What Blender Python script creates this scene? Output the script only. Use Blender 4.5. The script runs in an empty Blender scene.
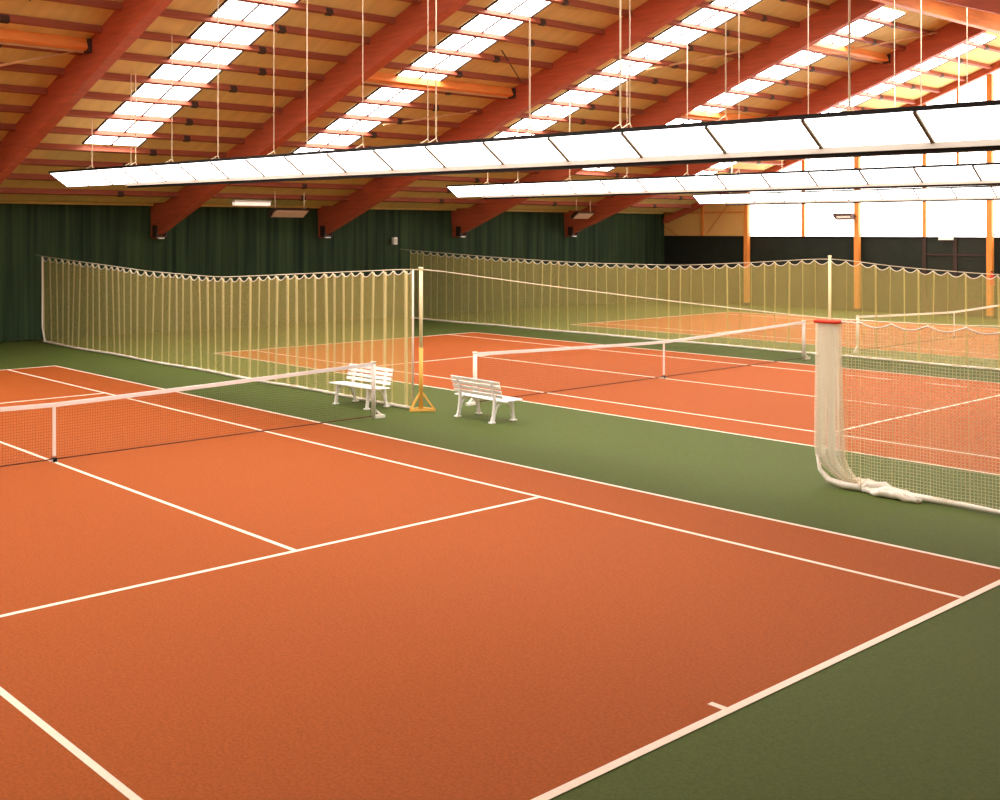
import bpy, bmesh, math, random
from mathutils import Vector, Matrix
random.seed(7)
SC = bpy.context.scene
COL = SC.collection

# ------------------------------------------------------------------ camera, world, exposure
cd = bpy.data.cameras.new('camera'); cam = bpy.data.objects.new('camera', cd); COL.objects.link(cam)
cam.location = (16.919, -7.801, 3.692)
YAW = 2.463
cam.rotation_euler = (math.pi/2, 0, YAW - math.pi/2)
cd.sensor_width = 36.0; cd.lens = 1131.2/1000*36
cd.shift_x = (500-338.8)/1000; cd.shift_y = (231.0-400)/1000
cd.clip_end = 300
SC.camera = cam
w = bpy.data.worlds.new('world'); SC.world = w; w.use_nodes = True
w.node_tree.nodes['Background'].inputs[0].default_value = (.75, .85, 1, 1)
w.node_tree.nodes['Background'].inputs[1].default_value = .6
SC.view_settings.view_transform = 'Standard'; SC.view_settings.look = 'None'
SC.view_settings.gamma = 1; SC.view_settings.use_curve_mapping = False
SC.view_settings.exposure = 0.0
SC.cycles.transparent_max_bounces = 32
SKY_E, WIN_E, LAMP_E = 12.5, 5.5, 5.5

# ------------------------------------------------------------------ constants
XW, YF, YN = 19.3, 43.65, -10.35          # half length of the hall, far gable, near gable
SL, ZC, XC = .3886, 4.42, 18.9            # roof slope, ceiling height at |x| = XC
DY = (0.0, 16.285, 32.887)                # centre lines of the three courts
B0, BD = 5.076, 7.639                     # first roof beam, bay length
def zc(x): return ZC + SL*(XC - abs(x))

# ------------------------------------------------------------------ materials
def srgb(r, g, b):
    f = lambda c: (c/255/12.92) if c/255 <= .04045 else ((c/255+.055)/1.055)**2.4
    return (f(r), f(g), f(b), 1)
def newmat(name):
    m = bpy.data.materials.new(name); m.use_nodes = True
    nt = m.node_tree; return m, nt, nt.nodes['Principled BSDF']
def mat(name, c, rough=.6, var=.0, scale=3, stretch=(1, 1, 1), spec=.3, metal=0, bump=0, c2=None, detail=4):
    m, nt, p = newmat(name)
    p.inputs['Roughness'].default_value = rough; p.inputs['Metallic'].default_value = metal
    p.inputs['Specular IOR Level'].default_value = spec
    col = srgb(*c)
    if var or c2 or bump:
        tc = nt.nodes.new('ShaderNodeTexCoord'); mp = nt.nodes.new('ShaderNodeMapping'); mp.inputs['Scale'].default_value = stretch
        nz = nt.nodes.new('ShaderNodeTexNoise'); nz.inputs['Scale'].default_value = scale; nz.inputs['Detail'].default_value = detail
        nt.links.new(tc.outputs['Object'], mp.inputs[0]); nt.links.new(mp.outputs[0], nz.inputs['Vector'])
        cr = nt.nodes.new('ShaderNodeValToRGB'); cr.color_ramp.elements[0].position = .3; cr.color_ramp.elements[1].position = .7
        b = srgb(*c2) if c2 else tuple(x*(1+var) for x in col[:3])+(1,)
        a = col if c2 else tuple(x*(1-var) for x in col[:3])+(1,)
        cr.color_ramp.elements[0].color = a; cr.color_ramp.elements[1].color = b
        nt.links.new(nz.outputs['Fac'], cr.inputs[0]); nt.links.new(cr.outputs[0], p.inputs['Base Color'])
        if bump:
            bp = nt.nodes.new('ShaderNodeBump'); bp.inputs['Strength'].default_value = bump; bp.inputs['Distance'].default_value = .02
            nt.links.new(nz.outputs['Fac'], bp.inputs['Height']); nt.links.new(bp.outputs[0], p.inputs['Normal'])
    else:
        p.inputs['Base Color'].default_value = col
    return m
def emit(name, c, s):
    m, nt, p = newmat(name)
    p.inputs['Base Color'].default_value = (.8, .8, .8, 1)
    p.inputs['Emission Color'].default_value = srgb(*c); p.inputs['Emission Strength'].default_value = s
    return m
def math_node(nt, op, a, b=None):
    n = nt.nodes.new('ShaderNodeMath'); n.operation = op
    for i, v in enumerate((a, b)):
        if v is None: continue
        if isinstance(v, (int, float)): n.inputs[i].default_value = v
        else: nt.links.new(v, n.inputs[i])
    return n.outputs[0]
def netmat(name, c, pitch, frac, transl=.4):
    """knotted netting: threads on a square grid in UV metres, clear between them"""
    m, nt, p = newmat(name); nt.nodes.remove(p)
    uv = nt.nodes.new('ShaderNodeTexCoord'); sp = nt.nodes.new('ShaderNodeSeparateXYZ'); nt.links.new(uv.outputs['UV'], sp.inputs[0])
    ln = []
    for k in (0, 1):
        q = math_node(nt, 'FRACT', math_node(nt, 'DIVIDE', sp.outputs[k], pitch))
        ln.append(math_node(nt, 'LESS_THAN', q, frac))
    th = math_node(nt, 'MAXIMUM', ln[0], ln[1])
    d = nt.nodes.new('ShaderNodeBsdfDiffuse'); d.inputs[0].default_value = srgb(*c)
    t = nt.nodes.new('ShaderNodeBsdfTranslucent'); t.inputs[0].default_value = srgb(*c)
    mx = nt.nodes.new('ShaderNodeMixShader'); mx.inputs[0].default_value = transl
    nt.links.new(d.outputs[0], mx.inputs[1]); nt.links.new(t.outputs[0], mx.inputs[2])
    tr = nt.nodes.new('ShaderNodeBsdfTransparent'); o = nt.nodes.new('ShaderNodeMixShader')
    nt.links.new(th, o.inputs[0]); nt.links.new(tr.outputs[0], o.inputs[1]); nt.links.new(mx.outputs[0], o.inputs[2])
    nt.links.new(o.outputs[0], nt.nodes['Material Output'].inputs[0])
    return m

M = dict(
 floor=mat('green carpet', (70, 82, 34), .8, c2=(82, 94, 40), scale=45, detail=8, spec=.15, bump=.1),
 court=mat('orange court carpet', (145, 70, 20), .8, c2=(170, 85, 27), scale=38, detail=10, spec=.15, bump=.08),
 line=mat('white court line', (245, 225, 205), .8, var=.04, scale=20),
 ceiling=mat('ochre ceiling boards', (220, 192, 124), .8, var=.08, scale=1.2, stretch=(.6, 3, 1)),
 beam=mat('red brown glued timber', (188, 90, 60), .55, var=.14, scale=2.5, stretch=(.5, 1, 6), spec=.35),
 purlin=mat('dark red brown timber', (152, 80, 58), .6, var=.12, scale=3, stretch=(5, .5, 5)),
 ridge=mat('orange timber', (236, 142, 70), .5, var=.12, scale=3, stretch=(4, .4, 4)),
 column=mat('orange varnished timber', (214, 132, 58), .45, var=.1, scale=4, stretch=(5, 5, .5)),
 curtain=mat('dark green curtain', (22, 38, 28), .85, c2=(56, 74, 46), scale=2.6, stretch=(1, 1.8, .05), spec=.2),  # lighter vertical stripes put the shading of the pleats into the colour
 dado=mat('blackish green boarding', (34, 38, 30), .7, var=.15, scale=2, spec=.2),
 cream=mat('pale ochre panel', (222, 176, 104), .8, var=.05, scale=1),
 plain=mat('plain wall', (150, 120, 84), .9, var=.05, scale=1),
 white=mat('white plastic', (244, 240, 236), .45, spec=.4),
 metalwhite=mat('white painted steel', (238, 232, 222), .4, spec=.5),
 wire=mat('pale steel wire', (240, 224, 192), .5),
 polewhite=mat('cream painted pole', (240, 226, 180), .5),
 yellow=mat('yellow painted steel', (230, 176, 84), .5),
 black=mat('black steel', (18, 16, 16), .5),
 grey=mat('pale grey sheet metal', (206, 198, 184), .5),
 bar=mat('brown joint bar', (110, 88, 60), .5),
 red=mat('red fabric', (214, 62, 34), .7),
 steel=mat('dark bracket steel', (60, 42, 36), .5),
 lightwood=mat('pale timber rod', (214, 168, 120), .6, var=.08),
 hem=mat('white net rope', (240, 232, 218), .8, var=.05, scale=30, bump=.3),
 door=mat('dark green door glass', (30, 36, 26), .35, spec=.4),
 doorframe=mat('brown door frame', (58, 40, 34), .5),
 reflector=mat('pale reflector plate', (214, 176, 148), .5),
 hood=mat('brown steel hood', (70, 44, 32), .5),
 skylight=emit('daylit skylight sheet', (255, 250, 243), SKY_E),
 glazing=emit('daylit translucent glazing', (255, 251, 246), WIN_E),
 diffuser=emit('lit lamp diffuser', (252, 250, 246), LAMP_E),
 lamp=emit('lit tube cover', (255, 232, 205), .8),
 exitlamp=emit('lit exit lamp', (255, 236, 170), .5),
 net=netmat('cream divider netting', (212, 198, 120), .015, .19),
 netnear=netmat('pale knotted netting', (238, 222, 180), .045, .105),
 netdense=netmat('gathered cream netting', (254, 246, 224), .02, .34, .6),
 netfold=netmat('bunched cream netting', (242, 230, 176), .015, .38, .5),
 netsoft=netmat('softly bunched netting', (222, 208, 140), .015, .33, .5),
 netdark=netmat('black tennis netting', (22, 16, 14), .045, .045, .1),
 netcord=mat('dark net cord', (96, 46, 28), .8),
)

# ------------------------------------------------------------------ mesh helpers
class MB:
    def __init__(s): s.bm = bmesh.new(); s.uv = s.bm.loops.layers.uv.new('uv')
    def quadbox(s, P, mi=0):
        v = [s.bm.verts.new(p) for p in P]
        for f in ((0, 3, 2, 1), (4, 5, 6, 7), (0, 1, 5, 4), (1, 2, 6, 5), (2, 3, 7, 6), (3, 0, 4, 7)):
            s.bm.faces.new([v[i] for i in f]).material_index = mi
    def box(s, x0, x1, y0, y1, z0, z1, mi=0):
        s.quadbox([(x0, y0, z0), (x1, y0, z0), (x1, y1, z0), (x0, y1, z0), (x0, y0, z1), (x1, y0, z1), (x1, y1, z1), (x0, y1, z1)], mi)
    def bar(s, a, b, wd, hd, up=(0, 0, 1), mi=0):
        a = Vector(a); b = Vector(b); d = (b-a).normalized(); u = Vector(up); u = (u - d*u.dot(d))
        if u.length < 1e-4: u = Vector((1, 0, 0))
        u.normalize(); r = d.cross(u); r *= wd/2; u *= hd/2
        s.quadbox([a-r-u, a+r-u, a+r+u, a-r+u, b-r-u, b+r-u, b+r+u, b-r+u], mi)
    def tube(s, pts, rad, n=8, mi=0, cap=True):
        pts = [Vector(p) for p in pts]; R = rad if isinstance(rad, (list, tuple)) else [rad]*len(pts)
        rings = []; side = None
        for i, p in enumerate(pts):
            d = (pts[min(i+1, len(pts)-1)] - pts[max(i-1, 0)]).normalized()
            if side is None:
                side = d.cross(Vector((0, 0, 1)));
                if side.length < .01: side = d.cross(Vector((1, 0, 0)))
            side = (side - d*side.dot(d)).normalized(); u = side.cross(d)
            rings.append([s.bm.verts.new(p + (side*math.cos(2*math.pi*k/n) + u*math.sin(2*math.pi*k/n))*R[i]) for k in range(n)])
        for a, b in zip(rings, rings[1:]):
            for k in range(n):
                f = s.bm.faces.new((a[k], a[(k+1) % n], b[(k+1) % n], b[k])); f.smooth = True; f.material_index = mi
        if cap:
            for r in (rings[0][::-1], rings[-1]): s.bm.faces.new(r).material_index = mi
    def prism(s, poly, axis, t0, t1, mi=0):
        """poly in the two other axes, extruded along axis"""
        def P(a, b, t): return {'x': (t, a, b), 'y': (a, t, b), 'z': (a, b, t)}[axis]
        v0 = [s.bm.verts.new(P(a, b, t0)) for a, b in poly]; v1 = [s.bm.verts.new(P(a, b, t1)) for a, b in poly]
        n = len(poly)
        s.bm.faces.new(v0).material_index = mi; s.bm.faces.new(v1[::-1]).material_index = mi
        for i in range(n): s.bm.faces.new((v0[i], v0[(i+1) % n], v1[(i+1) % n], v1[i])).material_index = mi
    def sheet(s, cols, uvs, mi=0, smooth=True):
        V = [[s.bm.verts.new(p) for p in c] for c in cols]
        for i in range(len(V)-1):
            for j in range(len(V[i])-1):
                f = s.bm.faces.new((V[i][j], V[i+1][j], V[i+1][j+1], V[i][j+1])); f.smooth = smooth; f.material_index = mi(i) if callable(mi) else mi
                for l, (a, b) in zip(f.loops, ((i, j), (i+1, j), (i+1, j+1), (i, j+1))): l[s.uv].uv = uvs[a][b]
    def build(s, name, mats, parent=None, bevel=0, fix=True, origin=None):
        if fix: bmesh.ops.recalc_face_normals(s.bm, faces=s.bm.faces)
        me = bpy.data.meshes.new(name)
        if origin is None and parent is None:
            xs = [v.co for v in s.bm.verts]
            origin = Vector((sum(c.x for c in xs)/len(xs), sum(c.y for c in xs)/len(xs), min(c.z for c in xs)))
        if origin is not None: bmesh.ops.translate(s.bm, verts=s.bm.verts, vec=-Vector(origin))
        s.bm.to_mesh(me); s.bm.free()
        for m_ in (mats if isinstance(mats, list) else [mats]): me.materials.append(m_)
        o = bpy.data.objects.new(name, me); COL.objects.link(o)
        if origin is not None: o.location = origin
        if parent is not None:
            o.parent = parent
        if bevel:
            b = o.modifiers.new('bevel', 'BEVEL'); b.width = bevel; b.segments = 2; b.limit_method = 'ANGLE'
        return o
def tag(o, label=None, cat=None, group=None, kind=None):
    if label: o['label'] = label
    if cat: o['category'] = cat
    if group: o['group'] = group
    if kind: o['kind'] = kind
    return o
def empty(name, loc, label, cat, group=None, rz=0):
    o = bpy.data.objects.new(name, None); COL.objects.link(o); o.empty_display_size = .2
    o.location = loc; o.rotation_euler = (0, 0, rz)
    return tag(o, label, cat, group)
def dup(root, loc=None, rz=None, label=None, group=None):
    r = root.copy(); COL.objects.link(r)
    if loc is not None: r.location = loc
    if rz is not None: r.rotation_euler = (0, 0, rz)
    if label: r['label'] = label
    if group: r['group'] = group
    for ch in list(root.children):
        c = ch.copy(); COL.objects.link(c); c.parent = r
        for g in list(ch.children):
            d = g.copy(); COL.objects.link(d); d.parent = c
    return r
def struct(mb, name, m, label=None, **k): return tag(mb.build(name, m, **k), label, None, None, 'structure')

# ------------------------------------------------------------------ room shell
mb = MB(); mb.box(-XW, XW, YN, YF, -.1, 0); struct(mb, 'floor', M['floor'], 'green sports carpet around the courts')
def slope_sheet(sgn):
    mb = MB(); t = .12
    a, b = sgn*XW, 0.0
    k = sgn*18.2
    poly = [(a, zc(k)), (k, zc(k)), (b, zc(b)), (b, zc(b)+t), (k, zc(k)+t), (a, zc(k)+t)]
    mb.prism(poly, 'y', YN, YF); return mb
struct(slope_sheet(-1), 'ceiling', M['ceiling'], 'ochre boarded roof slope above the courts')
struct(slope_sheet(1), 'ceiling', M['ceiling'], 'ochre boarded roof slope beyond the ridge')
mb = MB(); mb.box(-XW-.12, -XW, YN, YF+.12, 0, 4.72); struct(mb, 'wall_left', M['plain'], 'wall behind the green curtain')
mb = MB(); mb.box(XW, XW+.12, YN, YF, 0, 4.72); struct(mb, 'wall_right', M['plain'], 'wall on the camera side')
mb = MB(); mb.prism([(-XW, 0), (XW, 0), (XW, zc(XW)), (0, zc(0)), (-XW, zc(XW))], 'y', YN-.12, YN); struct(mb, 'wall_front', M['plain'], 'gable wall behind the camera')
# far gable: dark boarding, ochre panel left, daylit translucent glazing above
DT = 3.42
mb = MB(); mb.box(-XW, -5.8, YF, YF+.12, 0, DT); mb.box(-3.02, XW, YF, YF+.12, 0, DT)
struct(mb, 'wall_back', M['dado'], 'blackish green boarding low on the far gable wall')
mb = MB(); mb.prism([(-XW, DT), (-14.25, DT), (-14.25, zc(14.25)), (-18.2, zc(18.2)), (-XW, zc(18.2))], 'y', YF+.02, YF+.12)
struct(mb, 'wall_back', M['cream'], 'ochre panel in the left corner of the far gable')
mb = MB(); mb.prism([(-14.25, DT), (XW, DT), (XW, zc(XW)), (0, zc(0)), (-14.25, zc(14.25))], 'y', YF+.03, YF+.10)
g = struct(mb, 'window_1', M['glazing'], 'large bright translucent glazing filling the far gable')
mb = MB()
for x in (-11.35, -5.71, -.2, 5.5, 11.2): mb.box(x-.07, x+.07, YF-.06, YF+.03, DT, zc(x)-.05)
mb.box(-4.36, -4.28, YF-.05, YF+.03, 5.9, zc(4.3)-.05)
o = mb.build('mullion', M['column'], g, origin=g.location); o.location = (0, 0, 0)
tag(o, 'slim orange upright between the glazing sheets')
mb = MB(); mb.box(-XW, XW, YF-.05, YF, DT-.05, DT+.02); struct(mb, 'trim_1', M['black'], 'thin dark rail on top of the boarding')
mb = MB()
mb.box(-16.93, -16.81, YF-.08, YF+.02, DT+.02, zc(16.9)-.05)
mb.box(-XW, -14.3, YF-.06, YF+.02, 4.60, 4.68)
mb.bar((-19.2, YF-.05, 3.95), (-18.3, YF-.05, 3.46), .03, .03); mb.bar((-16.6, YF-.05, 3.55), (-15.3, YF-.05, 5.1), .03, .03)
struct(mb, 'trim_2', M['column'], 'orange upright, rail and thin braces on the ochre gable panel')
# edge board where the ceiling meets the curtain
mb = MB(); mb.box(-19.03, -18.93, YN, YF-.45, 4.60, 4.69); struct(mb, 'trim_3', M['ceiling'], 'ochre edge board where the roof meets the curtain')

# double door in the gable
mb = MB()
mb.box(-5.8, -3.02, YF+.02, YF+.10, 0, DT)
d1 = struct(mb, 'door_1', M['door'], 'tall dark double door with brown frame in the far gable')
mb = MB()
for x in (-5.72, -4.42, -3.10): mb.box(x-.08, x+.08, YF-.04, YF+.02, 0, DT-.06)
mb.box(-5.64, -3.18, YF-.03, YF+.02, .05, .75); mb.box(-5.64, -3.18, YF-.03, YF+.02, 2.62, 2.70)
o = mb.build('door_frame', M['doorframe'], d1, origin=d1.location); o.location = (0, 0, 0)

# ------------------------------------------------------------------ courts (lines belong to each court's surface)
S_, W_, BL, SG, DB = 6.46, 6.72, 12.03, 4.22, 5.58
court_labels = ('orange tennis court in the foreground with the nearest white lines',
                'orange tennis court in the middle, just beyond the two white benches',
                'farthest orange tennis court, in front of the bright gable wall')
for cy, lab in zip(DY, court_labels):
    mb = MB(); mb.box(-BL, BL, cy-DB, cy+DB, 0, .004, 0)
    z0, z1 = .004, .007; lw = .065; h = lw/2
    def L(x0, x1, y0, y1): mb.box(x0, x1, cy+y0, cy+y1, z0, z1, 1)
    for s in (-1, 1):
        L(-BL, BL, s*DB-h if s > 0 else -DB-h, s*DB+h if s > 0 else -DB+h)
        L(-BL+.036, BL-.036, s*SG-h, s*SG+h)
        L(s*BL-.036, s*BL+.036, -DB-h, DB+h)
        L(s*S_-h, s*S_+h, -SG+h, SG-h)
        L(min(s*(BL-.036), s*(BL-.17)), max(s*(BL-.036), s*(BL-.17)), -h, h)
    L(-S_+h, S_-h, -h, h)
    tag(mb.build('tennis_court', [M['court'], M['line']]), lab, 'tennis court', 'orange tennis courts')

# ------------------------------------------------------------------ roof beams, ridge, purlins, struts
bl = ['leftmost red-brown sloping roof beam, cut by the left edge of the photo', 'second red-brown sloping roof beam, its foot against the curtain above the long net',
      'third red-brown sloping roof beam, its foot beside the hanging heater', 'fourth red-brown sloping roof beam, its foot above the left end of the rear net',
      'fifth red-brown sloping roof beam, its foot near the right end of the green curtain']
def beam_mb(sgn):
    mb = MB(); xs = sgn*XW; xe = sgn*.12; d = .90
    mb.prism([(xs, zc(xs)-d), (xe, zc(xe)-d), (xe, zc(xe)), (sgn*18.2, zc(18.2)), (xs, zc(18.2))], 'y', -.17, .17); return mb
def shoe(parent, x, z):
    mb = MB(); mb.box(x-.14, x+.14, -.22, -.17, z-.06, z+.34); mb.box(x-.14, x+.14, .17, .22, z-.06, z+.34); mb.box(x-.14, x+.14, -.22, .22, z-.10, z-.04)
    mb.build('beam_shoe', M['steel'], parent, origin=None)
    mb = MB(); mb.box(x+.0, x+.13, -.12, .12, z-.15, z-.10); o = mb.build('foot_plate', M['metalwhite'], parent); tag(o, 'pale plate under the beam foot')
beam0 = None
for i in range(-1, 5):
    y = B0 + BD*i
    if beam0 is None:
        beam0 = empty('roof_beam', (0, y, 0), 'red-brown sloping roof beam above the camera', 'roof beam', 'sloping roof beams')
        beam_mb(-1).build('timber', M['beam'], beam0, bevel=.02); shoe(beam0, -18.78, 3.56)
    else:
        dup(beam0, (0, y, 0), label=bl[i] if i >= 0 else None)
# unseen beams of the other slope, kept for the lighting
mbz = MB()
mbz = beam_mb(1); far = mbz.build('roof_beam', M['beam'], origin=(0, 0, 0))
far.location = (0, B0+BD*1, 0)
tag(far, 'unseen roof beam of the far slope, kept for the lighting', 'roof beam', 'roof beams beyond the ridge')
for i in (-1, 0):
    c = far.copy(); COL.objects.link(c); c.location = (0, B0+BD*i, 0)
# gable rafter
mb = MB(); d = .30
mb.prism([(-18.95, zc(18.95)-d), (0, zc(0)-d), (18.95, zc(18.95)-d), (18.95, zc(18.95)-.005), (0, zc(0)-.005), (-18.95, zc(18.95)-.005)], 'y', YF-.42, YF-.13)
tag(mb.build('gable_rafter', M['beam']), 'slim red rafter along the top of the bright gable glazing', 'rafter')
mb = MB(); mb.box(-.12, .12, YN, YF-.12, 10.88, 11.70)
tag(mb.build('ridge_beam', M['ridge'], bevel=.02), 'orange ridge beam crossing the top right corner', 'ridge beam')

pur_x = [-12.15+1.03*k for k in range(-5, 12)]
bayname = ['left of the leftmost sloping beam', 'between the leftmost and second sloping beams', 'between the second and third sloping beams', 'between the third and fourth sloping beams',
           'between the fourth and fifth sloping beams', 'between the fifth sloping beam and the bright gable']
tanv = Vector((1, 0, SL)).normalized(); nor = Vector((-SL, 0, 1)).normalized()
pm = MB(); L0 = BD-.34
pm.bar((0, 0, -.085), (0, L0, -.085), .11, .17)
purlin0 = None
pme = pm.build('purlin_source', M['purlin'], origin=(0, 0, 0))
sb = MB(); sb.box(-.065, .065, 0, .22, -.19, -.04)
sbe = sb.build('splice_block', M['steel'], pme)
sbe.location = (0, 4.9, 0)
ang = -math.atan(SL)
first = True
for bay in range(6):
    y = B0 + BD*(bay-1) + .17
    for k, x in enumerate(pur_x):
        if bay in (0, 2, 4) and False: continue
        if first: r = pme; r.name = 'roof_purlin'; first = False
        else: r = dup(pme)
        sc = 1.0 if bay < 5 else (YF-.45-y)/L0
        r.location = (x, y, zc(x)-.005); r.rotation_euler = (0, ang, 0); r.scale = (1, sc, 1)
        tag(r, 'thin dark red-brown purlin under the boards ' + bayname[bay], 'purlin', 'purlins ' + bayname[bay])
        for ch in r.children: ch.location.y = 4.55 + .5*math.sin(k*1.7+bay)
# purlins past the ridge seen in the top right corner
for bay in (3, 4):
    y = B0 + BD*(bay-1) + .17
    for x in (1.1, 2.13, 3.16, 4.19):
        r = dup(pme); r.location = (x, y, zc(x)-.005); r.rotation_euler = (0, -ang, 0); r.scale = (1, 1, 1)
        tag(r, 'thin dark purlin on the far roof slope beyond the ridge beam', 'purlin', 'purlins beyond the ridge beam')
# deep struts
for bay, x, where in ((0, -8.62, 'left of the leftmost sloping beam'), (2, -8.62, 'between the second and third sloping beams'),
                      (4, -8.62, 'low between the fourth and fifth sloping beams'), (4, -3.50, 'high between the fourth and fifth sloping beams, near the ridge'), (0, -1.9, 'left of the leftmost sloping beam near the ridge')):
    y = B0 + BD*(bay-1) + .17
    t = empty('roof_strut', (x, y, zc(x)), 'deep orange-brown timber strut ' + where, 'roof strut', 'deep struts between roof beams')
    mb = MB(); mb.bar((0, 0, -.14), (0, L0, -.14), .16, .27, up=(-SL, 0, 1)); mb.build('timber', M['ridge'], t, bevel=.01)
    mb = MB(); mb.bar((-.13, 0, -.30), (-.13, L0, -.30), .05, .06); o = mb.build('tie_rod', M['lightwood'], t); tag(o, 'pale slim rod under the strut')
    for yy in (.05, L0-.05):
        mb = MB(); mb.box(-.14, .14, yy-.05, yy+.05, -.34, -.01); mb.build('bracket', M['steel'], t)
# slim pale bracing rods under the purlins
def rz(x, dz=-.17): return zc(x)+dz
for (xa, ya, xb, yb), m_, rr, lab in (
    ((-11.3, 16.85, -9.9, 19.8), 'lightwood', .035, 'pale diagonal bracing rod between the second and third sloping beams'),
    ((-6.3, 24.3, -4.4, 27.4), 'lightwood', .035, 'pale diagonal bracing rod between the third and fourth sloping beams'),
    ((-10.9, 1.6, -8.9, 4.65), 'lightwood', .035, 'pale diagonal bracing rod left of the leftmost sloping beam'),
    ((-7.1, 7.9-5.2, -4.6, 1.0), 'steel', .02, 'thin dark bracing wire at the top left corner'),
    ((-6.42, 17.3, -7.9, 19.8), 'steel', .02, 'thin dark bracing wire between the second and third sloping beams'),
    ((-4.3, 31.0, -1.6, 35.3), 'lightwood', .035, 'pale bracing rod close under the orange ridge beam')):
    mb = MB(); mb.tube([(xa, ya, rz(xa)), (xb, yb, rz(xb))], rr, 6)
    tag(mb.build('bracing_rod', M[m_]), lab, 'bracing rod', 'bracing rods under the roof')

# ------------------------------------------------------------------ skylights
n = 2
for sgn in (-1, 1):
    for bay in range(-1, 6):
        y0 = 7.38 + BD*(bay-1); y1 = y0+1.80
        if y0 < YN: continue
        xa, xb = (-13.98, -1.3) if sgn < 0 else (-10.5, -1.3)  # strips past the ridge are unseen, their length set to light the foreground
        def P(x, y, dz): return (sgn*-x if sgn > 0 else x, y, zc(x)+dz)
        mb = MB()
        mb.quadbox([P(xa, y0, -.03), P(xb, y0, -.03), P(xb, y1, -.03), P(xa, y1, -.03), P(xa, y0, -.002), P(xb, y0, -.002), P(xb, y1, -.002), P(xa, y1, -.002)])
        nm = bayname[bay] if 0 <= bay < 6 else 'above the camera'
        s = struct(mb, 'window_%d' % n, M['skylight'], ('bright skylight strip ' + nm) if sgn < 0 else 'unseen skylight strip on the far roof slope, sized for the foreground light'); n += 1
        mb = MB()
        for yy in (y0-.03, (y0+y1)/2, y1+.03):
            a = P(xa, yy, -.045); b = P(xb, yy, -.045); mb.bar(a, b, .05, .05)
        o = mb.build('skylight_frame', M['steel'], s, origin=s.location); o.location = (0, 0, 0)

# ------------------------------------------------------------------ green curtain along the left wall
def curtain():
    mb = MB(); cols = []; uvs = []
    y = YN+.1; ph = 0; i = 0
    while y < YF-.12:
        step = random.uniform(.035, .09); ph += 1
        amp = .065*(1 if i % 2 else -1)*random.uniform(.5, 1.1)
        near = any(abs(y-(B0+BD*k)) < .20 for k in range(-2, 5))
        top = 4.66 if not near else 3.40
        cols.append([(-19.12+amp, y, .03), (-19.12+amp*.9, y, 1.2), (-19.12+amp*.8, y, 2.4), (-19.12+amp*.7, y, 3.39), (-19.12+amp*.6, y, top)])
        uvs.append([(y, 0)]*5)
        y += step*2.2; i += 1
    mb.sheet(cols, uvs); return mb
tag(curtain().build('backdrop_curtain', M['curtain'], fix=False), 'long dark green pleated curtain hanging along the left end wall', 'curtain')

# ------------------------------------------------------------------ suspended light rows
def top_white(mb):
    bmesh.ops.recalc_face_normals(mb.bm, faces=mb.bm.faces)
    for f in mb.bm.faces:
        if f.normal.z > .3: f.material_index = 1
def light_row(Y, x0, x1, z_at, cstart, lab, wires):
    t = empty('light_row', (x0, Y, z_at(x0)), lab, 'light row', 'suspended rows of strip lights')
    def W(p): return (p[0]-x0, p[1]-Y, p[2]-z_at(x0))
    un = 1.465; k = 0; x = x0
    segs = []
    while x < x1-.1:
        segs.append((x, min(x+un, x1))); x += un
    for a, b in segs:                                   # translucent wings, near and far side of the V
        mb = MB()
        for s in (-1, 1):
            if s == 1 and a < x0+.1: continue
            za, zb = z_at(a), z_at(b)
            ya, yb = Y+s*.02, Y+s*.56
            g = .03
            mb.quadbox([W((a+g, ya, za)), W((b-g, ya, zb)), W((b-g, yb, zb+.37)), W((a+g, yb, za+.37)), W((a+g, ya, za+.02)), W((b-g, ya, zb+.02)), W((b-g, yb, zb+.39)), W((a+g, yb, za+.39))])
        top_white(mb)
        mb.build('diffuser', [M['diffuser'], M['grey']], t)
    for a, b in segs[1:]:
      mb = MB()
      for s in (-1, 1): mb.bar(W((a, Y+s*.02, z_at(a)+.0)), W((a, Y+s*.56, z_at(a)+.37)), .045, .04, up=(0, 0, 1))
      mb.build('joint_bar', M['bar'], t)
    for s in (-1, 1):
        mb = MB(); mb.bar(W((x0, Y+s*.58, z_at(x0)+.41)), W((x1, Y+s*.58, z_at(x1)+.41)), .05, .06)
        o = mb.build('edge_profile', M['black'], t); tag(o, 'black upper edge')
    mb = MB(); mb.bar(W((cstart, Y+.07, z_at(cstart)-.06)), W((x1, Y+.07, z_at(x1)-.06)), .16, .10)
    o = mb.build('cable_channel', M['black'], t); tag(o, 'black channel under the lights')
    mb = MB(); mb.bar(W((cstart, Y-.0, z_at(cstart)-.015)), W((x1, Y-.0, z_at(x1)-.015)), .13, .08)
    o = mb.build('lamp_housing', M['grey'], t)
    for i, wx in enumerate(wires):                      # wires from the roof, split in a small fork above the row
        mb = MB(); zt = zc(wx)-.02; zb = z_at(wx)+.40; yy = Y-.3
        mb.tube([W((wx, yy, zt)), W((wx, yy, zb+.14))], .010 if i % 2 else .015, 5)
        mb.tube([W((wx-.04, yy-.26, zb)), W((wx, yy, zb+.14)), W((wx+.04, yy+.1, zb-.1))], .012, 5)
        mb.build('hanging_wire', M['wire'], t)
    return t
light_row(7.07, -14.4, 14.8, lambda x: 5.01-.0088*(x+14.4), -10.7, 'nearest and largest row of strip lights, hanging over the long divider net',
          [-12.21, -9.95, -9.7, -7.83, -5.71, -3.44, -2.23, -.39, 1.72, 1.5, 4.01, 6.06, 5.88, 7.73, 9.55, 12.5])
light_row(23.37, -14.4, 14.8, lambda x: 5.01-.002*(x+14.4), -13.0, 'middle row of strip lights, hanging over the rear divider net',
          [-12.5, -11, -8.6, -6.2, -3.9, -2.1, .1, 2.55, 3.25, 4.4, 7, 9.5, 12])
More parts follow.
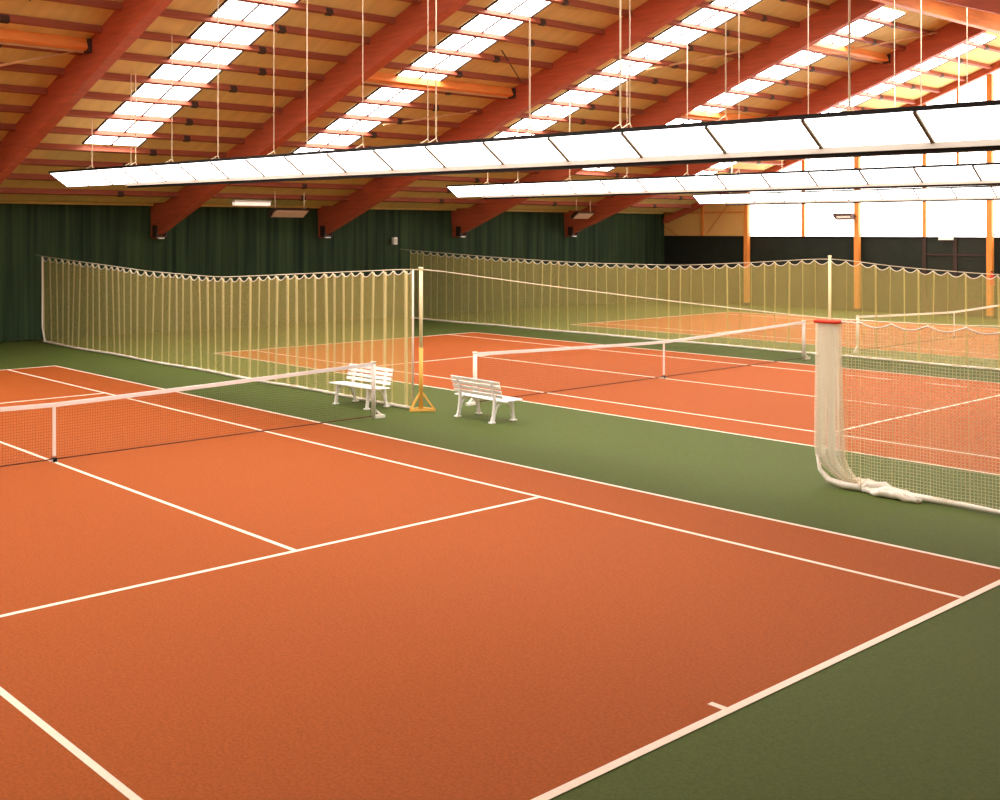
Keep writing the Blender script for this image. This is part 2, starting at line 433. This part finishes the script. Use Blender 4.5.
light_row(39.65, -14.4, 14.8, lambda x: 5.0, -13.0, 'farthest row of strip lights, against the bright gable glazing',
          [-12.5, -10, -7.5, -5, -2.5, 0, 2.5, 5])

# ------------------------------------------------------------------ divider nets
def lerp_tab(tab, x):
    for (a, za), (b, zb) in zip(tab, tab[1:]):
        if x <= b:
            t = (x-a)/(b-a); return za+(zb-za)*t
    return tab[-1][1]
def sag(tab):                                   # smooth cable height through given points
    def f(x):
        e = .6; return (lerp_tab(tab, x-e)+2*lerp_tab(tab, x)+lerp_tab(tab, x+e))/4 if tab[0][0]+e < x < tab[-1][0]-e else lerp_tab(tab, x)
    return f
def net_sheet(Y, hooks, top, scallop, fold=.05, bottom=.05, wander=.05, double=1):
    folds = []
    mb = MB(); cols = []; uvs = []; u = 0
    zs = [0, .08, .3, .6, .85, 1]
    last = None
    def colm(x, y, zt, skew):
        nonlocal u, last
        c = []; uv = []
        if last is not None: u += math.hypot(x-last[0], y-last[1])
        last = (x, y)
        for q in zs:
            z = bottom + (zt-bottom)*q
            c.append((x + skew*(1-q), y + wander*math.sin(x*1.3)*(1-q), z)); uv.append((u, z))
        cols.append(c); uvs.append(uv); return len(cols)-1
    for i, (a, b) in enumerate(zip(hooks, hooks[1:])):
        L = b-a; zt = top(a); sk = random.uniform(-.05, .05); f = fold*random.uniform(.35, 1.7)
        for k in range(double):
            n0 = colm(a, Y, zt, sk); colm(a+f, Y+.025, zt-.03, sk); colm(a-f*.2, Y+.05, zt-.03, sk); colm(a+f*.9, Y+.01, zt-.05, sk); folds += [n0, n0+1, n0+2]
        for t in (.3, .5, .7, .88):
            x = a+f+(L-f)*t; s = math.sin(math.pi*t)
            colm(x, Y-.05*s*(1 if i % 2 else -.6), top(x)-scallop*L/.42*s-.02, sk*(1-t))
    colm(hooks[-1], Y, top(hooks[-1]), 0)
    fs = set(folds)
    mb.sheet(cols, uvs, mi=lambda i: 1 if i in fs else 0); return mb
def hem_rope(pts, r): mb = MB(); mb.tube(pts, r, 8); return mb
def cable(Y, tab, x0, x1, lab, r=.008):
    f = sag(tab); mb = MB(); N = 90
    mb.tube([(x0+(x1-x0)*i/N, Y, f(x0+(x1-x0)*i/N)+.012) for i in range(N+1)], r, 5)
    tag(mb.build('net_cable', M['wire']), lab, 'cable', 'cables carrying the divider nets')
T1 = [(-19.0, 2.90), (-18.4, 2.84), (-14, 2.66), (-11.2, 2.54), (-7.6, 2.49), (-4.2, 2.68), (-1.5, 2.83), (-.08, 2.91), (3.34, 2.68), (5.75, 2.54), (8.57, 2.40), (10.5, 2.42), (14, 2.6), (19, 2.9)]
T2 = [(-19.0, 2.92), (-18.35, 2.87), (-13.2, 2.65), (-9.5, 2.54), (-5.1, 2.54), (-2.3, 2.71), (.03, 2.88), (2.04, 2.66), (4.6, 2.52), (8, 2.45), (12, 2.6), (19, 2.9)]
def hooks(x0, x1, s0, s1):
    xs = [x0]
    while xs[-1] < x1-.2:
        t = (xs[-1]-x0)/(x1-x0); xs.append(xs[-1] + (s0+(s1-s0)*t)*random.uniform(.82, 1.18))
    xs[-1] = x1; return xs
def rope_pts(Y, x0, x1, wander=.05, z=.035, dy=0):
    N = int((x1-x0)/.2)
    return [(x0+(x1-x0)*i/N, Y+wander*math.sin((x0+(x1-x0)*i/N)*1.3)+dy+.012*math.sin(i*1.9), z) for i in range(N+1)]
Y1, Y2 = 8.07, 24.5
t = empty('divider_net', (-9.4, Y1, 0), 'long cream divider net on the left with scalloped top, closest to the foreground court', 'net', 'divider nets between the courts')
def child(mb, name, m, par, lab=None, **k):
    o = mb.build(name, m, par, origin=par.location, **k); o.location = (0, 0, 0)
    if lab: o['label'] = lab
    return o
hk = hooks(-18.4, -.32, .46, .34)
child(net_sheet(Y1, hk, sag(T1), .11), 'netting', [M['net'], M['netfold']], t, fix=False)
rp = rope_pts(Y1, -18.4, -.32); child(hem_rope(rp, .035), 'bottom_rope', M['hem'], t, 'thick white rope along the floor')
def top_rope(Y, hk, top, sc):
    pts = []
    for a, b in zip(hk, hk[1:]):
        L = b-a
        for q in (0, .12, .3, .5, .7, .88):
            x = a+L*q; pts.append((x, Y-.01, top(x)-sc*L/.42*math.sin(math.pi*q)-.015))
    pts.append((hk[-1], Y, top(hk[-1])-.01)); mb = MB(); mb.tube(pts, .011, 5); return mb
child(top_rope(Y1, hk, sag(T1), .11), 'scalloped_top_cord', M['hem'], t)
mb = MB(); mb.tube([(-.32, Y1, sag(T1)(-.32)), (-.33, Y1, .03)], .022, 8); child(mb, 'edge_rope', M['hem'], t, 'white rope down the free end')
mb = MB(); mb.tube([(-18.4, Y1, sag(T1)(-18.4)), (-18.4, Y1, .5), (-18.2, Y1, .04)], .03, 8); child(mb, 'edge_rope', M['hem'], t, 'white rope at the curtain end')
cable(Y1, T1, -19.0, 19.2, 'thin pale cable carrying the nearer divider nets')

t2 = empty('divider_net', (0, Y2, 0), 'rear cream divider net with scalloped top, running behind the middle court', 'net', 'divider nets between the courts')
hk = hooks(-18.35, 18.2, .42, .46)
child(net_sheet(Y2, hk, sag(T2), .12, fold=.035), 'netting', [M['net'], M['netsoft']], t2, fix=False)
child(hem_rope(rope_pts(Y2, -18.35, 18.2), .035), 'bottom_rope', M['hem'], t2, 'white rope along the floor')
child(top_rope(Y2, hk, sag(T2), .12), 'scalloped_top_cord', M['hem'], t2)
cable(Y2, T2, -19.0, 19.2, 'thin pale cable carrying the rear divider net')

# gathered net on the right
t3 = empty('divider_net', (8.6, Y1, 0), 'cream divider net on the right, bunched into a hanging bundle under a red strap', 'net', 'divider nets between the courts')
mb = MB(); cols = []; uvs = []; u = 0
nf = 10; xa, xb = 8.42, 8.75
last = None
for i in range(nf*2+1):
    q = i/(nf*2); c = []; uv = []
    x = xa+(xb-xa)*q; y = Y1+(.08 if i % 2 else -.08)*random.uniform(.75, 1.15)
    if last: u += math.hypot(x-last[0], y-last[1])
    last = (x, y); rnd = random.uniform(-.012, .012)
    for zq in (2.36, 2.2, 1.8, 1.3, .9, .6, .42, .30, .20, .12, .06, .03):
        k = max(0, 1-zq/.5)
        sh = (k**2.0)*(.62-.42*q*.6) + rnd*(2.3-zq)
        yy = Y1+(y-Y1)*(1 - .5*k) + .12*(2.4-zq)/2.4*math.sin(i*.7)*.4
        fl = (x-8.585)*.25*(2.36-zq)/2.36
        c.append((x+sh+fl, yy, zq)); uv.append((u, zq))
    cols.append(c); uvs.append(uv)
mb.sheet(cols, uvs)
child(mb, 'gathered_folds', M['netdense'], t3, 'bundle of gathered netting folds', fix=False)
mb = MB(); mb.bar((8.41, Y1-.03, 2.375), (8.77, Y1-.03, 2.375), .18, .045); child(mb, 'strap', M['red'], t3, 'red strap across the top of the bundle', bevel=.015)
hk = [8.78, 8.84, 8.93, 9.06] + hooks(9.5, 18.2, .5, .5)
child(net_sheet(Y1, hk, sag(T1), .06, fold=.02), 'netting', [M['netnear'], M['netnear']], t3, fix=False)
child(top_rope(Y1, hk, sag(T1), .06), 'scalloped_top_cord', M['hem'], t3)
mb = MB()
pts = [(8.42, Y1-.02, .42), (8.48, Y1-.05, .22), (8.62, Y1-.06, .09), (8.85, Y1-.08, .055), (9.1, Y1-.08, .055)]
mb.tube(pts, [.02, .03, .045, .05, .05], 10)
for k in range(9):
    a0 = 8.7+.07*k; yy = Y1+.13-.035*k; hh = .05+.10*random.random(); L_ = .5+.5*random.random()
    q = [(a0+L_*j/8, yy+.03*math.sin(j*1.7+k)-.02*j/8, max(.03, hh*math.sin(math.pi*(j+.8)/9.6)+.018*math.sin(j*2.3+k*1.9))) for j in range(9)]
    mb.tube(q, [.03, .04, .055, .06, .055, .06, .05, .04, .03], 8)
pts = [(9.7+i*.25, Y1+.03*math.sin(i*.8), .05) for i in range(34)]
mb.tube(pts, [.05, .046, .042, .038, .034]+[.03]*29, 8)
o = child(mb, 'bottom_rope', M['hem'], t3, 'white rope and slumped netting trailing on the floor')

# tall poles
def pole(x, y, h, lab, base=True):
    t = empty('net_pole', (x, y, 0), lab, 'pole', 'tall poles of the divider nets')
    mb = MB(); mb.tube([(0, 0, 1.3 if base else 0.02), (0, 0, h)], .038, 12); mb.build('upper_tube', M['polewhite'], t)
    if base:
        mb = MB(); mb.tube([(0, 0, .02), (0, 0, 1.3)], .044, 12); o = mb.build('lower_tube', M['yellow'], t); tag(o, 'yellow lower tube')
        mb = MB()
        P = [(-.05, -.25, .03), (.20, .20, .03), (-.18, .14, .03)]
        for a, b in ((P[0], P[1]), (P[1], P[2]), (P[2], P[0])): mb.bar(a, b, .05, .05)
        for p in P: mb.bar(p, (0, 0, .42), .035, .035)
        o = mb.build('triangular_foot', M['yellow'], t); tag(o, 'yellow triangular foot')
    mb = MB(); mb.tube([(0, 0, h), (0, 0, h+.05)], .05, 10); mb.build('top_cap', M['polewhite'], t)
    return t
pole(-.08, Y1, 2.90, 'cream pole with yellow triangular foot at the end of the left divider net')
pole(.03, Y2-.08, 2.92, 'cream pole standing at the middle of the rear divider net', base=False)

# ------------------------------------------------------------------ tennis nets
nl = ['nearest tennis net, cut by the left edge, in front of the left bench', 'tennis net across the middle court behind the right bench', 'farthest tennis net, cut by the right edge beyond the gathered net']
for cy, lab in zip(DY, nl):
    t = empty('tennis_net', (0, cy, 0), lab, 'tennis net', 'tennis nets')
    def top(y): return .914 + (1.07-.914)*(abs(y)/W_)**1.15
    N = 40; ys = [-W_+2*W_*i/N for i in range(N+1)]
    mb = MB(); cols = [[(0, y, .06+ (top(y)-.06)*q) for q in (0, .5, 1)] for y in ys]; uvs = [[(y, z) for (_, y, z) in c] for c in cols]
    mb.sheet(cols, uvs); mb.build('netting', M['netdark'], t, fix=False)
    mb = MB()
    for a, b in zip(ys, ys[1:]): mb.bar((0, a, top(a)), (0, b+.001, top(b)), .03, .065)
    o = mb.build('top_band', M['white'], t); tag(o, 'white band along the top')
    mb = MB(); mb.tube([(0, -W_, .05), (0, W_, .05)], .011, 6); o = mb.build('bottom_cord', M['netcord'], t); tag(o, 'dark cord just above the floor')
    mb = MB(); mb.bar((0, 0, .10), (0, 0, .914), .055, .02, up=(1, 0, 0)); mb.box(-.035, .035, -.045, .045, .008, .05)
    mb.build('centre_strap', M['white'], t)
    mb = MB(); mb.box(-.035, .035, -.04, .04, .008, .07); mb.build('strap_buckle', M['black'], t)
    for s in (-1, 1):
        mb = MB(); mb.tube([(0, s*W_, .0), (0, s*W_, 1.10)], .045, 12); mb.tube([(0, s*W_, 1.09), (0, s*W_, 1.12)], .055, 12)
        p = mb.build('post', M['metalwhite'], t)
        mb = MB(); mb.bar((0, s*W_, .03), (.02, s*(W_+.26), .03), .08, .06); mb.bar((0, s*W_, .20), (.01, s*(W_+.2), .05), .035, .035)
        mb.build('post_foot', M['metalwhite'], p)

# ------------------------------------------------------------------ benches
def bench(loc, rz_, lab):
    """white slatted garden bench, front towards local -y"""
    t = empty('garden_bench', loc, lab, 'bench', 'white garden benches', rz_)
    Lh = .72
    for i in range(5):
        y = -.25+.098*i; mb = MB(); mb.box(-Lh, Lh, y-.042, y+.042, .425-.004*i, .45-.004*i); mb.build('seat_slat', M['white'], t, bevel=.008)
    for i in range(4):
        z = .515+.088*i; y = .215+.027*i; mb = MB(); mb.bar((-Lh+.03, y, z), (Lh-.03, y, z), .022, .066, up=(0, .3, 1)); mb.build('back_slat', M['white'], t, bevel=.007)
    for s in (-1, 1):
        x = s*.49
        f = empty_part = None
        mb = MB()
        # rear leg flowing up into the back support
        pts = [(x, .30, .0), (x, .26, .12), (x, .235, .30), (x, .225, .43), (x, .25, .55), (x, .28, .68), (x, .325, .81)]
        for a, b, w0 in zip(pts, pts[1:], (.075, .065, .07, .06, .05, .045)): mb.bar(a, b, .05, w0, up=(0, 1, 0))
        mb.box(x-.05, x+.05, .24, .36, 0, .03)
        mb.build('rear_leg', M['white'], t, bevel=.008)
        mb = MB()
        pts = [(x, -.27, .0), (x, -.255, .12), (x, -.235, .28), (x, -.225, .42)]
        for a, b, w0 in zip(pts, pts[1:], (.065, .06, .07)): mb.bar(a, b, .05, w0, up=(0, 1, 0))
        mb.box(x-.05, x+.05, -.33, -.21, 0, .03)
        mb.build('front_leg', M['white'], t, bevel=.008)
        mb = MB()
        arc = [(x, -.245+.0*k, 0) for k in range(1)]
        A = [(-.24, .16), (-.19, .28), (-.10, .36), (0, .385), (.10, .36), (.18, .27), (.245, .14)]
        for (y0, z0), (y1, z1) in zip(A, A[1:]): mb.bar((x, y0, z0), (x, y1, z1), .035, .035)
        mb.box(x-.022, x+.022, -.25, .25, .385, .425)
        mb.build('leg_arch', M['white'], t, bevel=.006)
    return t
bench((-1.42, 7.58, 0), math.radians(2), 'white slatted bench behind the post of the nearest tennis net')
bench((1.40, 8.43, 0), math.radians(180-3), 'white slatted bench right of the pole, its back to the foreground court')

# ------------------------------------------------------------------ gable columns
ct = ['orange column on the gable wall at the left edge of the bright glazing', 'orange gable column carrying the dark floodlight', 'orange gable column with the red fire extinguisher']
for x, lab in zip((-14.25, -8.67, -3.01, 2.65, 8.3, 13.9), ct+['orange gable column outside the picture']*3):
    t = empty('gable_column', (x+.12, 43.30, 0), lab, 'column', 'orange columns of the gable wall')
    mb = MB(); mb.box(-.11, .11, -.12, .12, .12, zc(x)-.32); mb.build('post', M['column'], t, bevel=.015)
    mb = MB(); mb.box(-.16, .16, -.16, .16, 0, .14); o = mb.build('base_shoe', M['steel'], t); tag(o, 'dark base shoe')
    mb = MB(); mb.box(-.09, .09, .10, .34, 3.5, 3.58); mb.box(-.09, .09, .10, .30, zc(x)-.75, zc(x)-.67); mb.build('wall_bracket', M['steel'], t)
# floodlight on the column
t = empty('flood_lamp', (-8.95, 42.93, 4.36), 'dark wedge shaped floodlight on the left of the second gable column', 'floodlight')
mb = MB(); mb.prism([(-.55, .14), (-.36, -.16), (.38, -.16), (.38, .14)], 'y', -.16, .16); mb.build('housing', M['hood'], t, bevel=.01)
mb = MB(); mb.box(-.30, .34, -.18, -.161, -.08, .02); mb.build('louvre', M['grey'], t)
mb = MB(); mb.tube([(-.3, .0, .1), (.0, .0, .42), (.3, .1, .62)], .014, 6); mb.bar((.2, .1, .0), (.42, .24, .0), .05, .05); mb.bar((.3, .1, .62), (.40, .22, .62), .03, .03); mb.build('bracket', M['steel'], t)
# extinguisher
t = empty('fire_extinguisher', (-2.72, 43.08, 1.42), 'red fire extinguisher hanging on the right gable column', 'fire extinguisher')
mb = MB(); mb.tube([(0, 0, 0), (0, 0, .03), (0, 0, .42), (0, 0, .50), (0, 0, .54)], [.07, .085, .085, .05, .03], 14); mb.build('cylinder', M['red'], t)
mb = MB(); mb.box(-.02, .02, -.09, .03, .54, .60); mb.tube([(0, -.06, .57), (.08, -.08, .5), (.1, -.08, .2)], .014, 6); mb.build('valve_and_hose', M['black'], t)
mb = MB(); mb.box(-.05, .05, .07, .085, .15, .4); mb.build('wall_hook', M['steel'], t)
# emergency light above the door
t = empty('exit_lamp', (-4.75, 43.5, 3.30), 'small pale exit lamp above the dark double door', 'exit lamp')
mb = MB(); mb.box(-.29, .29, -.07, .09, 0, .03); mb.build('housing', M['metalwhite'], t)
mb = MB(); mb.box(-.28, .28, -.065, .085, .03, .12); mb.build('cover', M['exitlamp'], t, bevel=.01)
# white box on the curtain
t = empty('loudspeaker', (-19.0, 24.2, 3.12), 'small white loudspeaker box high on the green curtain', 'loudspeaker')
mb = MB(); mb.box(-.07, .08, -.11, .11, 0, .30); mb.build('case', M['white'], t, bevel=.02)
mb = MB(); mb.box(.08, .088, -.08, .08, .04, .25); mb.build('grille', M['grey'], t)
mb = MB(); mb.tube([(0, 0, .3), (-.02, 0, 1.2)], .008, 5); mb.build('cable', M['black'], t)
# heaters
def heater(loc, lab, L):
    t = empty('radiant_heater', loc, lab, 'heater', 'dark heaters hanging under the roof')
    mb = MB(); mb.prism([(-.25, 0), (-.12, .16), (.12, .16), (.25, 0), (.22, 0), (.10, .13), (-.10, .13), (-.22, 0)], 'y', -L/2, L/2); mb.build('hood', M['hood'], t)
    mb = MB(); mb.box(-.20, .20, -L/2+.06, L/2-.06, -.03, -.005); o = mb.build('reflector', M['reflector'], t); tag(o, 'pale underside plate')
    for k in (-1, 0, 1):
        mb = MB(); mb.tube([(.08*k, -L/2+.05, .06), (.08*k, L/2-.05, .06)], .02, 8); mb.build('heating_tube', M['lightwood'], t)
    for s in (-1, 1):
        mb = MB(); mb.box(-.22, .22, s*L/2-.012, s*L/2+.012, .0, .14); mb.build('end_plate', M['steel'], t)
        zt = zc(loc[0])-loc[2]
        mb = MB(); mb.tube([(0, s*L*.42, .14), (0, s*L*.42, zt)], .02, 6); mb.build('hanger', M['wire'], t)
    for c in t.children:
        if not c.name.startswith('hanger'): c.rotation_euler.y = -.6
    return t
heater((-17.0, 17.2, 4.34), 'dark heater hanging near the foot of the third sloping beam', 1.6)
heater((-17.0, 34.2, 4.40), 'dark heater hanging near the foot of the fifth sloping beam', 1.2)
t = empty('tube_lamp', (-17.6, 15.9, zc(17.6)-.30), 'short pale tube lamp under the roof above the long net', 'tube lamp')
mb = MB(); mb.box(-.10, .10, -.82, .82, .12, .20); mb.build('housing', M['metalwhite'], t)
mb = MB(); mb.box(-.09, .09, -.80, .80, .0, .12); mb.build('cover', M['lamp'], t, bevel=.02)
mb = MB()
for y in (-.5, .5): mb.tube([(0, y, .2), (0, y, .30+.02)], .012, 6)
mb.build('hanger', M['steel'], t)
